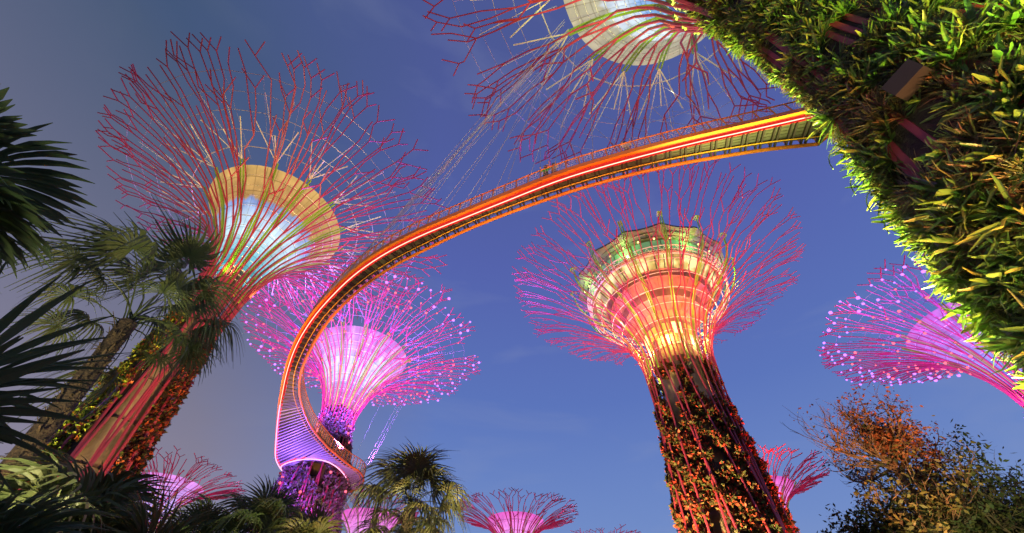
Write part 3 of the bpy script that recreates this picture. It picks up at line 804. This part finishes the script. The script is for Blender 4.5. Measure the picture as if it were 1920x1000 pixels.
# railings
for P, Q, o in ((Afull, Bfull, .06), (Bfull, Afull, .12)):
    rib_line(P, Q, o, ZB + 1.28, .045, 'top_rail', M['orange'])
    g = G()
    for z in (.45, .65, .85, 1.05):
        g.tube([Vector((*inset(P[i], Q[i], o).xy, ZB + z)) for i in range(n)], .008, 3)
    for i in range(0, n - 1):
        for u in (.2, .4, .6, .8):
            a = inset(P[i], Q[i], o).lerp(inset(P[i + 1], Q[i + 1], o), u)
            g.tube([Vector((a.x, a.y, ZB + .3)), Vector((a.x, a.y, ZB + 1.26))], .006, 3, caps=False)
    g.obj('railing_mesh', M['mesh'], bridge)
    g2 = G()
    for i in range(0, n, 1):
        own = P is Afull and NS - 1 <= i < NS + 98
        g = G() if own else g2; a = inset(P[i], Q[i], o); g.tube([Vector((a.x, a.y, ZB + .12)), Vector((a.x, a.y, ZB + 1.28))], .045, 4)
        if own: g.obj('railing_post', M['orange'], bridge)
    tag(g2.obj('railing_posts', M['orange'], bridge), None, None, kind='stuff')
# stay cables from the near crown down to the deck, and from the magenta tree to its loop
def cable(p, q, rad=.014):
    g = G(); g.tube([Vector(p), Vector(q)], rad, 4, caps=False); g.obj('stay_cable', M['wire'], bridge)
rng = random.Random(8)
for i in range(30):
    idx = NS + 5 + int(i * 1.45)
    p = Afull[idx]; a = math.atan2(p.y - EY, p.x - EX) + rng.uniform(-.12, .12)
    rr_ = 7.5 if i % 2 else 11.5
    cable((p.x, p.y, ZB + .3), (EX + rr_ * math.cos(a), EY + rr_ * math.sin(a), 39.6))
for a in (-.05, .1, .25, -2.6, -2.8, -.5, -2.4):
    cable((cB.x + 5.2 * math.cos(a), cB.y + 5.2 * math.sin(a), ZB + .2), (cB.x + 9.5 * math.cos(a), cB.y + 9.5 * math.sin(a), 38.8), .009)

# ---------------------------------------------------------------- people on the bridge
def person(label, x, y, z, rot, shirt, trousers, hairc, raise_arm=False):
    t = thing('person', label, 'person', (x, y, z), rot, 'walkers on the footbridge')
    skin = mat('skin', (.45, .27, .19), .5)
    V = []; E = []; RD = []
    def v(p, r, par=None):
        V.append(p); RD.append(r)
        if par is not None: E.append((par, len(V) - 1))
        return len(V) - 1
    pel = v((0, 0, .95), .13); wa = v((0, 0, 1.12), .12, pel); ch = v((0, .01, 1.33), .145, wa); nk = v((0, .01, 1.49), .055, ch); hd = v((0, .02, 1.58), .08, nk); h2 = v((0, .025, 1.67), .095, hd); v((0, .01, 1.75), .06, h2)
    v((0, .125, 1.63), .018, h2)
    for s in (-1, 1):
        v((s * .105, .02, 1.64), .02, h2)
        hip = v((s * .09, 0, .88), .095, pel); kn = v((s * .11, .03, .5), .06, hip); an = v((s * .11, 0, .1), .042, kn); v((s * .12, .15, .04), .035, an)
        sh = v((s * .18, .01, 1.42), .06, ch)
        if raise_arm and s == 1: el = v((s * .26, .18, 1.30), .042, sh); wr = v((s * .16, .38, 1.33), .028, el)
        else: el = v((s * .24, .06, 1.16), .042, sh); wr = v((s * .22, .28, 1.16), .028, el)
        pm = v((V[wr][0] - s * .01, V[wr][1] + .06, V[wr][2]), .032, wr)
        for f in range(4):
            f1 = v((V[pm][0] + (f - 1.5) * .02, V[pm][1] + .05, V[pm][2] - .005), .0095, pm); v((V[f1][0], V[f1][1] + .03 - .004 * abs(f - 1.5), V[f1][2] - .02), .008, f1)
        v((V[pm][0] - s * .045, V[pm][1] + .02, V[pm][2] - .01), .010, pm)
    me = bpy.data.meshes.new('person_body'); me.from_pydata(V, E, []); o = bpy.data.objects.new('body', me); COL.objects.link(o)
    m = o.modifiers.new('s', 'SKIN'); m.use_smooth_shade = True
    for i, r in enumerate(RD): me.skin_vertices[0].data[i].radius = (r, r)
    me.skin_vertices[0].data[0].use_root = True
    o.modifiers.new('d', 'SUBSURF').levels = 1
    dg = bpy.context.evaluated_depsgraph_get(); m2 = bpy.data.meshes.new_from_object(o.evaluated_get(dg)); bpy.data.objects.remove(o)
    m2.materials.clear(); m2.materials.append(skin); m2.materials.append(mat('shirt', shirt, .8)); m2.materials.append(mat('trousers', trousers, .8))
    for pgn in m2.polygons:
        c = pgn.center
        pgn.material_index = 1 if 1.0 < c.z < 1.47 and c.y < .22 else (2 if .1 < c.z <= 1.0 and abs(c.x) < .2 and c.y < .15 else 0)
    link('body', m2, t)
    import bmesh
    bm = bmesh.new(); bmesh.ops.create_icosphere(bm, subdivisions=2, radius=.118)
    for q in bm.verts: q.co = Vector((q.co.x * .95, q.co.y * 1.02 - .01, q.co.z * 1.1 + 1.70 + (-.04 if q.co.y < 0 else 0)))
    bmesh.ops.delete(bm, geom=[q for q in bm.verts if q.co.y > .055 and q.co.z < 1.71], context='VERTS')
    me = bpy.data.meshes.new('hair'); bm.to_mesh(me); bm.free(); me.materials.append(mat('hair', hairc, .6)); link('hair', me, t)
def place_person(s, u, lab, sh, tr_, hc, ra):
    i = int(s); p = Ne[i].lerp(Ne[i + 1], s - i).lerp(Fe[i].lerp(Fe[i + 1], s - i), u); d = Ne[i] - Fe[i]
    person(lab, p.x, p.y, ZB + .14, math.atan2(d.y, d.x) - PI / 2, sh, tr_, hc, ra)
place_person(18.64, .20, 'person in a bright green shirt leaning at the bridge railing', (.06, .75, .08), (.05, .05, .08), (.015, .012, .01), False)
place_person(18.0, .24, 'person in a pale grey top next to the green shirt on the bridge', (.62, .60, .58), (.25, .25, .28), (.30, .27, .25), True)
place_person(12.5, .24, 'person in white standing alone on the bridge under the overhead crown', (.75, .74, .70), (.3, .3, .3), (.3, .26, .22), False)

# ---------------------------------------------------------------- palms
def fan_mesh(seed, radius, nseg, width, spread, droop, petiole, m, fus=.42):
    """one fan leaf: stalk along +x from the origin, then a pleated fan of blades"""
    r = random.Random(seed); g = G()
    st = [Vector((petiole * u, 0, .18 * petiole * math.sin(u * PI * .8) - .12 * petiole * u * u)) for u in [i / 5 for i in range(6)]]
    g.tube(st, [.022, .02, .018, .016, .014, .012], 4)
    c = st[-1]
    for i in range(nseg):
        a = (i / (nseg - 1) - .5) * spread; L_ = radius * (1 - .18 * abs(a / (spread / 2)) ** 2) * r.uniform(.88, 1.06)
        d = Vector((math.cos(a), math.sin(a), .10 * math.cos(i * PI) * .6 + r.uniform(-.05, .05) + .12)).normalized()
        side = Vector((-math.sin(a), math.cos(a), 0)); vs = []; fuse = fus * r.uniform(.85, 1.15)
        dr = droop * r.uniform(.6, 1.5); K_ = 7
        for j in range(K_):
            u = j / (K_ - 1)
            w = (L_ * u * (spread / nseg) * .62 if u < fuse else max(.004, L_ * fuse * (spread / nseg) * .62 * (1 - (u - fuse) / (1 - fuse)) ** .8)) * width
            w = max(w, .005)
            p = c + d * L_ * u; k = max(0, u - .3); p = p + Vector((-.25 * k * k * dr * L_ * math.cos(a), -.25 * k * k * dr * L_ * math.sin(a), -dr * L_ * k * k * 1.5))
            vs += [p - side * w, p + Vector((0, 0, w * .5 * (1 if j < K_ - 1 else 0))), p + side * w]
        fs = []
        for j in range(K_ - 1):
            b = 3 * j; fs += [(b, b + 1, b + 4, b + 3), (b + 1, b + 2, b + 5, b + 4)]
        g.add(vs, fs)
    me = g.mesh('frond'); me.materials.append(m); return me
def palm(label, x, y, zc, seed, nf=26, petiole=1.2, radius=1.0, nseg=34, width=1.0, spread=5.0, droop=.8, m='frond', trunk_r=.16, el=(-60, 85), az=(0, 2 * PI), lean=(0, 0), skirt=True, group='fan palms', fuse=.42):
    rng = random.Random(seed); t = thing('fan_palm', label, 'palm', (x, y, 0), 0, group)
    lib = [fan_mesh(seed * 10 + i, radius * (.9 + .1 * i), nseg, width, spread, droop * (.6 + .4 * i), petiole * (.85 + .15 * i), M[m], fuse) for i in range(3)]
    g = G(); n = 16
    pts = [Vector((lean[0] * (u * u - 1), lean[1] * (u * u - 1), zc * u)) for u in [i / n for i in range(n + 1)]]
    g.tube(pts, [trunk_r * (1.15 - .2 * i / n + .04 * math.sin(i * 2.1)) for i in range(n + 1)], 14)
    if skirt:                                # old leaf bases and fibre
        for i in range(int(60 * zc)):
            z = rng.uniform(.1, 1) * zc; a = rng.uniform(0, 2 * PI); u = z / zc; c = Vector((lean[0] * (u * u - 1), lean[1] * (u * u - 1), z))
            d = Vector((math.cos(a), math.sin(a), 0)); l = rng.uniform(.08, .26) * (1 + .6 * (rng.random() < .1)); w = Vector((-d.y, d.x, 0)) * rng.uniform(.012, .04)
            p = c + d * trunk_r * .85; q = p + d * l * rng.uniform(.4, .9) + Vector((0, 0, l * rng.uniform(-.5, 1.0)))
            g.add([p - w, p + w, q + w * .5, q - w * .5], [(0, 1, 2, 3)])
    g.obj('trunk', M['bark'], t, False)
    for i in range(nf):
        o = link('frond', lib[rng.randrange(3)], t); o.location = (rng.uniform(-.06, .06), rng.uniform(-.06, .06), zc + rng.uniform(-.25, .25))
        e = R(el[0] + (el[1] - el[0]) * (i + rng.random()) / nf); a = az[0] + (az[1] - az[0]) * ((i * .381966) % 1) + rng.uniform(-.2, .2)
        o.rotation_euler = (rng.uniform(-.35, .35), -e, a)
    return t
palm('shaggy fan palm with drooping fronds at the bottom, left of centre', -3.4, 16.6, 7.0, 3, nf=30, petiole=1.3, radius=1.05, droop=.9, m='frond_warm', trunk_r=.22, el=(-62, 88))
palm('tall dark fan palm with a shaggy trunk in front of the left steel tree', -9.81, 8.35, 8.4, 4, lean=(-.6, 0), nf=24, petiole=1.8, radius=1.0, droop=1.3, m='frond', trunk_r=.20, el=(-20, 85))
palm('big dark fan palm leaning in from the left edge above the others', -8.3, 2.9, 5.5, 6, nf=15, petiole=1.0, radius=1.15, nseg=54, droop=.5, fuse=.72, m='frond_dark', trunk_r=.2, el=(-30, 75), az=(-1.9, 1.9), skirt=False)
palm('low palm with broad stiff blades at the left edge, closest of all', -3.65, 2.35, 2.75, 7, nf=5, petiole=.2, radius=.85, nseg=11, width=.62, spread=2.9, droop=.15, m='frond_dark', trunk_r=.12, el=(-5, 75), az=(-.9, 1.6), skirt=False)
palm('dense dark palm filling the bottom left corner', -4.9, 4.6, 2.2, 8, nf=22, petiole=.5, radius=.8, nseg=22, width=.9, spread=4.2, droop=.5, m='frond_dark', trunk_r=.14, el=(0, 80), skirt=False)
palm('dark leafy palm at the foot of the left steel tree', -6.9, 7.6, 3.2, 9, nf=26, petiole=.7, radius=.95, nseg=26, spread=4.4, droop=.7, m='frond', trunk_r=.16, el=(-20, 80), skirt=False)
palm('spiky olive palm with narrow upright blades at bottom left', -5.6, 7.9, 2.9, 10, nf=18, petiole=.35, radius=1.1, nseg=16, width=.7, spread=2.6, droop=.35, m='frond_warm', trunk_r=.14, el=(10, 85), skirt=False)
palm('soft dark palm between the bottom left corner and the left steel tree', -7.8, 8.7, 3.4, 11, nf=24, petiole=.8, radius=1.0, nseg=28, droop=.8, m='frond_warm', trunk_r=.16, el=(-20, 80), skirt=False)
palm('dull green fan palm in front of the purple trunk under the bridge loop', -9.1, 17.9, 6.0, 12, nf=30, petiole=1.15, radius=1.05, droop=.8, m='frond', trunk_r=.2, el=(-40, 80), skirt=False)
palm('lower dull green fan palm left of the purple trunk', -10.9, 17.4, 5.4, 13, nf=26, petiole=1.1, radius=1.0, droop=.8, m='frond', trunk_r=.2, el=(-40, 80), skirt=False)
palm('tufted palm directly below the magenta steel tree', -6.9, 17.6, 5.3, 14, nf=24, petiole=1.0, radius=1.0, droop=.8, m='frond_warm', trunk_r=.2, el=(-30, 80), skirt=False)

# ---------------------------------------------------------------- broadleaf trees on the right
def broad_tree(label, x, y, seed, path, crown, cols, nleaf, lsize, bare=None, twigs=160, r0=.28):
    rng = random.Random(seed); t = thing('broadleaf_tree', label, 'tree', (x, y, 0))
    g = G(); P = [Vector(p) for p in path]; P = crs3(P)
    g.tube(P, [r0 * (1 - .72 * i / (len(P) - 1)) * (1 + .07 * math.sin(i * 1.9)) for i in range(len(P))], 10)
    tips = []
    def limb(p, d, l, r, lev):
        pts = [p]; q = p.copy(); dd = d.copy(); ns = 5
        for i in range(ns):
            dd = (dd + Vector((rng.uniform(-.28, .28), rng.uniform(-.28, .28), rng.uniform(-.12, .26)))).normalized(); q = q + dd * l / ns; pts.append(q.copy())
            if lev < 3 and rng.random() < (.75 if lev < 2 else .6):
                s = (dd + Vector((rng.uniform(-1, 1), rng.uniform(-1, 1), rng.uniform(-.4, .8))) * .9).normalized(); limb(q.copy(), s, l * rng.uniform(.5, .72), r * .55, lev + 1)
        g.tube(pts, [r * (1 - .7 * i / ns) for i in range(ns + 1)], 4 if lev > 1 else 6, caps=False); tips.append((pts[-1], lev)); tips.append((pts[-3], lev))
    for c, rad, n in crown:
        c = Vector(c)
        for k in range(n):
            b = min(P[len(P) // 3:], key=lambda q: (q - c).length + rng.uniform(0, 1.5)); tgt = c + Vector((rng.gauss(0, 1), rng.gauss(0, 1), rng.gauss(0, .8))) * rad * .45
            d = tgt - b; limb(b.copy(), d.normalized(), max(1.0, d.length * 1.1), .085, 0)
    g.obj('trunk', M['treebark'], t, False)
    g = G(); tips = [q for q in tips]
    per = max(1, nleaf // max(1, len(tips)))
    for q, lev in tips:
        if bare and bare(q) and rng.random() < .93: continue
        if rng.random() < .12: continue
        cc = cols(q, rng); nn = int(per * rng.uniform(.3, 1.8))
        for _ in range(nn):
            p = q + Vector((rng.gauss(0, .28), rng.gauss(0, .28), rng.gauss(0, .22)))
            d = Vector((rng.uniform(-1, 1), rng.uniform(-1, 1), rng.uniform(-.9, .5))).normalized(); l = lsize * rng.uniform(.6, 1.3); w = d.cross(Vector((rng.uniform(-1, 1), rng.uniform(-1, 1), 1))).normalized() * l * .24
            k = rng.uniform(.7, 1.3); c = rng.choice(cc); c = tuple(v * k for v in c)
            g.add([p, p + d * l * .45 - w, p + d * l, p + d * l * .45 + w], [(0, 1, 2, 3)], c)
    o = g.obj('crown', M['leaf'], t)
    return t
def crs3(P, n=5):
    P = [P[0] * 2 - P[1]] + P + [P[-1] * 2 - P[-2]]; out = []
    for i in range(1, len(P) - 2):
        p0, p1, p2, p3 = P[i - 1:i + 3]
        for k in range(n):
            t = k / n; out.append(.5 * ((2 * p1) + (p2 - p0) * t + (2 * p0 - 5 * p1 + 4 * p2 - p3) * t * t + (3 * p1 - p0 - 3 * p2 + p3) * t ** 3))
    out.append(P[-2]); return out
OR = [(.20, .055, .02), (.16, .05, .02), (.11, .05, .02), (.20, .07, .03)]
GR = [(.055, .065, .022), (.075, .065, .022), (.07, .07, .022), (.04, .055, .02)]
broad_tree('half-bare tree with rust-orange leaves and bare twigs on its left', 22.9, 23.2, 51, [(0, 0, 0), (-.1, 0, 4), (0, -.2, 7.2), (-1.0, -.6, 9.2), (-2.0, -1.0, 10.8), (-2.4, -1.2, 12.0)],
    [((-1.6, -1.2, 12.4), 1.6, 9), ((-3.2, -1.3, 11.9), 1.7, 7), ((-2.2, -1.2, 13.1), 1.3, 5), ((-.4, -1.0, 11.0), 1.2, 4)], lambda q, r: OR if q.z > 10.5 or r.random() < .4 else GR, 10000, .22, bare=lambda q: q.x < -2.7, r0=.33)
broad_tree('bushy olive tree under the orange one, left of the pair', 17.9, 21.6, 52, [(0, 0, 0), (0, 0, 3), (.2, 0, 6), (.3, .1, 7.6)],
    [((0, 0, 7.2), 1.6, 9), ((1.8, 0, 7.6), 1.5, 8), ((-1.0, 0, 6.6), 1.2, 5), ((3.0, .5, 8.0), 1.4, 6)], lambda q, r: GR, 16000, .26, r0=.22)
broad_tree('dark bushy tree in the bottom right corner', 26.2, 22.6, 53, [(0, 0, 0), (0, 0, 4), (-.2, 0, 7), (-.3, .1, 8.6)],
    [((0, 0, 8.6), 1.7, 9), ((-2.4, 0, 8.2), 1.6, 9), ((1.8, 0, 8.9), 1.6, 6), ((-4.2, -.4, 8.2), 1.2, 5), ((0.5, 0, 7.0), 1.7, 7)], lambda q, r: GR, 20000, .26, r0=.24)

# ---------------------------------------------------------------- floodlights of the garden and added fill spots
MAG = (1.0, .12, .55); PNK = (1.0, .18, .62); RED = (1.0, .12, .14); YEL = (1.0, .85, .25); LIM = (.75, 1.0, .18); VIO = (.55, .22, 1.0)
def ring_lights(t, r, z, n, col, e, ztgt, rt, spot=110, size=.4, a0=0, arc=2 * PI):
    for i in range(n):
        a = a0 + arc * i / n
        c = col[i % len(col)] if isinstance(col, list) else col
        light('floodlight', 'SPOT', (r * math.cos(a), r * math.sin(a), z), c, e, t, (rt * math.cos(a), rt * math.sin(a), ztgt), size, spot)
ring_lights(tA, 6.5, 22, 4, [RED, (1.0, .14, .3)], 190, 42, 9, 120)
ring_lights(tB, 7.0, 22.8, 6, [(.50, .12, 1.0), (.30, .12, 1.0)], 6200, 42, 11, 130)
light('floodlight', 'POINT', (-1.0, -7.5, 19.0), (.27, .10, 1.0), 620, tB, size=.5)
light('floodlight', 'POINT', (6.0, -5.0, 16.0), (.8, .2, .9), 250, tB, size=.5)
ring_lights(tD, 7.0, 22, 4, [(.6, .12, 1.0), (.32, .12, 1.0)], 4300, 42, 10, 130)
ring_lights(tC, 9.5, 27, 6, [(1.0, .14, .10), (1.0, .12, .35)], 1150, 49, 13, 115)
light('floodlight', 'SPOT', (13, -2, 3), (1.0, .12, .06), 14000, tC, (1, 0, 26), .5, 60)
light('floodlight', 'SPOT', (-10, -8, 3), (1.0, .66, .24), 14000, tC, (0, 0, 26), .5, 60)
for i in range(5):
    a = 2 * PI * i / 5 + .4; light('floodlight', 'POINT', (3.75 * math.cos(a), 3.75 * math.sin(a), 36.2), YEL, 170, tC, size=.3)
for i, c in enumerate(((.85, .2, 1.0), (1.0, .45, .2), (1.0, .4, .2), (1.0, .35, .35))):
    a = math.atan2(-44.67, -22.04) + (-1.0, .5, 1.4, -.3)[i]; light('floodlight', 'POINT', (6.6 * math.cos(a), 6.6 * math.sin(a), 40.2), c, 52, tC, size=.4)
for t_, x, y in smalls: ring_lights(t_, 3.2, 13.5, 3, PNK, 420, 25, 5, 130)
# green-white lamps at the near tree: one throws its light along the left edge, one from the right
light('floodlight', 'SPOT', (.8, 6.5, 1.5), (1.0, 1.0, .24), 15000, tE, (0, 1.6, 11.5), .2, 56)
ring_lights(tE, 6.0, 30.5, 5, (1.0, 1.0, .62), 130, 41, 12, 110, a0=.2)
ring_lights(tA, 6.0, 30.5, 5, (1.0, .95, .75), 22, 41, 12, 110, a0=.2)
light('bridge_fill', 'SPOT', (9, 9.6, 1), (.9, 1.0, .5), 800, None, (12.6, 8.8, 22), .2, 36)  # added fill to brighten the underside of the bridge end
light('floodlight', 'SPOT', (-32, 21, .5), (1.0, .92, .2), 4200, None, (-29, 26, 14), .3, 34)
light('floodlight', 'SPOT', (-2.0, -5.0, 3.0), (.80, 1.0, .16), 2300, tE, (-.9, -1.9, 11.0), .15, 24)
light('floodlight', 'SPOT', (-6.5, -1.0, .4), (.85, 1.0, .40), 280, tE, (-1.5, -.6, 12), .2, 80)  # added weak frontal fill on the planted trunk
ring_lights(tE, 3.4, 28.5, 4, [(1.0, .25, .25)], 100, 42, 10, 140)
ring_lights(tE, 2.4, 29.2, 4, LIM, 45, 40, 4.5, 120, a0=.5)
ring_lights(tA, 2.4, 29.0, 4, LIM, 90, 40, 4.5, 120, a0=.5)
# added fill spots that brighten the palms, orange tree and left trunk
light('garden_fill', 'SPOT', (13, 12, 1), (1.0, .42, .16), 6500, None, (20.4, 21.6, 14.2), .3, 27)
light('garden_fill', 'SPOT', (-4.5, .5, .5), (.95, 1.0, .5), 160, None, (-8, 3, 6), .3, 60)
light('garden_fill', 'SPOT', (-1.5, 13.0, .5), (1.0, .8, .35), 1300, None, (-3.3, 16.3, 8), .3, 70)
light('garden_fill', 'SPOT', (-7.0, 5.0, .5), (1.0, .85, .45), 520, None, (-9.5, 8.0, 9), .3, 70)
light('garden_fill', 'SPOT', (-24, 24, .5), (1.0, .68, .28), 4200, None, (-27, 28, 18), .4, 60)

for lx, ly, tx, ty, e in ((-10, 24, -19.5, 34, 1300), (6, 2, 8, 9.5, 900), (-1, 4, -1, 13.2, 900), (-8, 8, -9, 18.5, 1100), (-12, 18, -15, 25, 1300)):
    light('bridge_fill', 'SPOT', (lx, ly, 2), (1.0, .42, .15), e * 2.0, None, (tx, ty, 22), .3, 75)  # added orange fill from below to brighten girders and rails

for i in range(7):          # green lamps under the roof edge of the bar
    a = 2 * PI * (i + .5) / 7; light('eave_lamp', 'POINT', (10.4 * math.cos(a), 10.4 * math.sin(a), 47.4), (.62, 1.0, .22), 60, tC, size=.2)

light('garden_fill', 'SPOT', (-6.5, 6.6, .4), (1.0, .12, .45), 60, None, (-7.5, 8.2, 3.6), .1, 90)  # this and the next two are added fills for the low palms
light('garden_fill', 'SPOT', (-3.5, 3.6, .4), (1.0, .8, .3), 6, None, (-5.5, 5.2, 3.2), .1, 90)
light('garden_fill', 'SPOT', (-9, 14, .4), (.9, .9, .4), 350, None, (-9.5, 17.8, 6), .1, 70)
# a few red lamps sit among the plants on the trunk of the tree with the bridge loop
_me = ico_mesh('led_lamp', .17, M['led_red']); _r = random.Random(4)
for i in range(18):
    z = _r.uniform(18, 29); a = math.atan2(-53.1, 22.93) + _r.uniform(-1.3, 1.3); r_ = interp(TRUNK_B, z) + .25
    o = link('trunk_lamp', _me, tB); o.location = (r_ * math.cos(a), r_ * math.sin(a), z)

light('bridge_fill', 'SPOT', (-19, 34, 3), (.30, .10, 1.0), 1500, None, (-21, 37.5, 22), .3, 50)  # added violet fill that carries the purple further up the bridge
light('garden_fill', 'SPOT', (15, 10, .6), (.95, 1.0, .45), 1500, None, (22.5, 21.5, 8.2), .3, 44)  # added fill to brighten the bushes at lower right
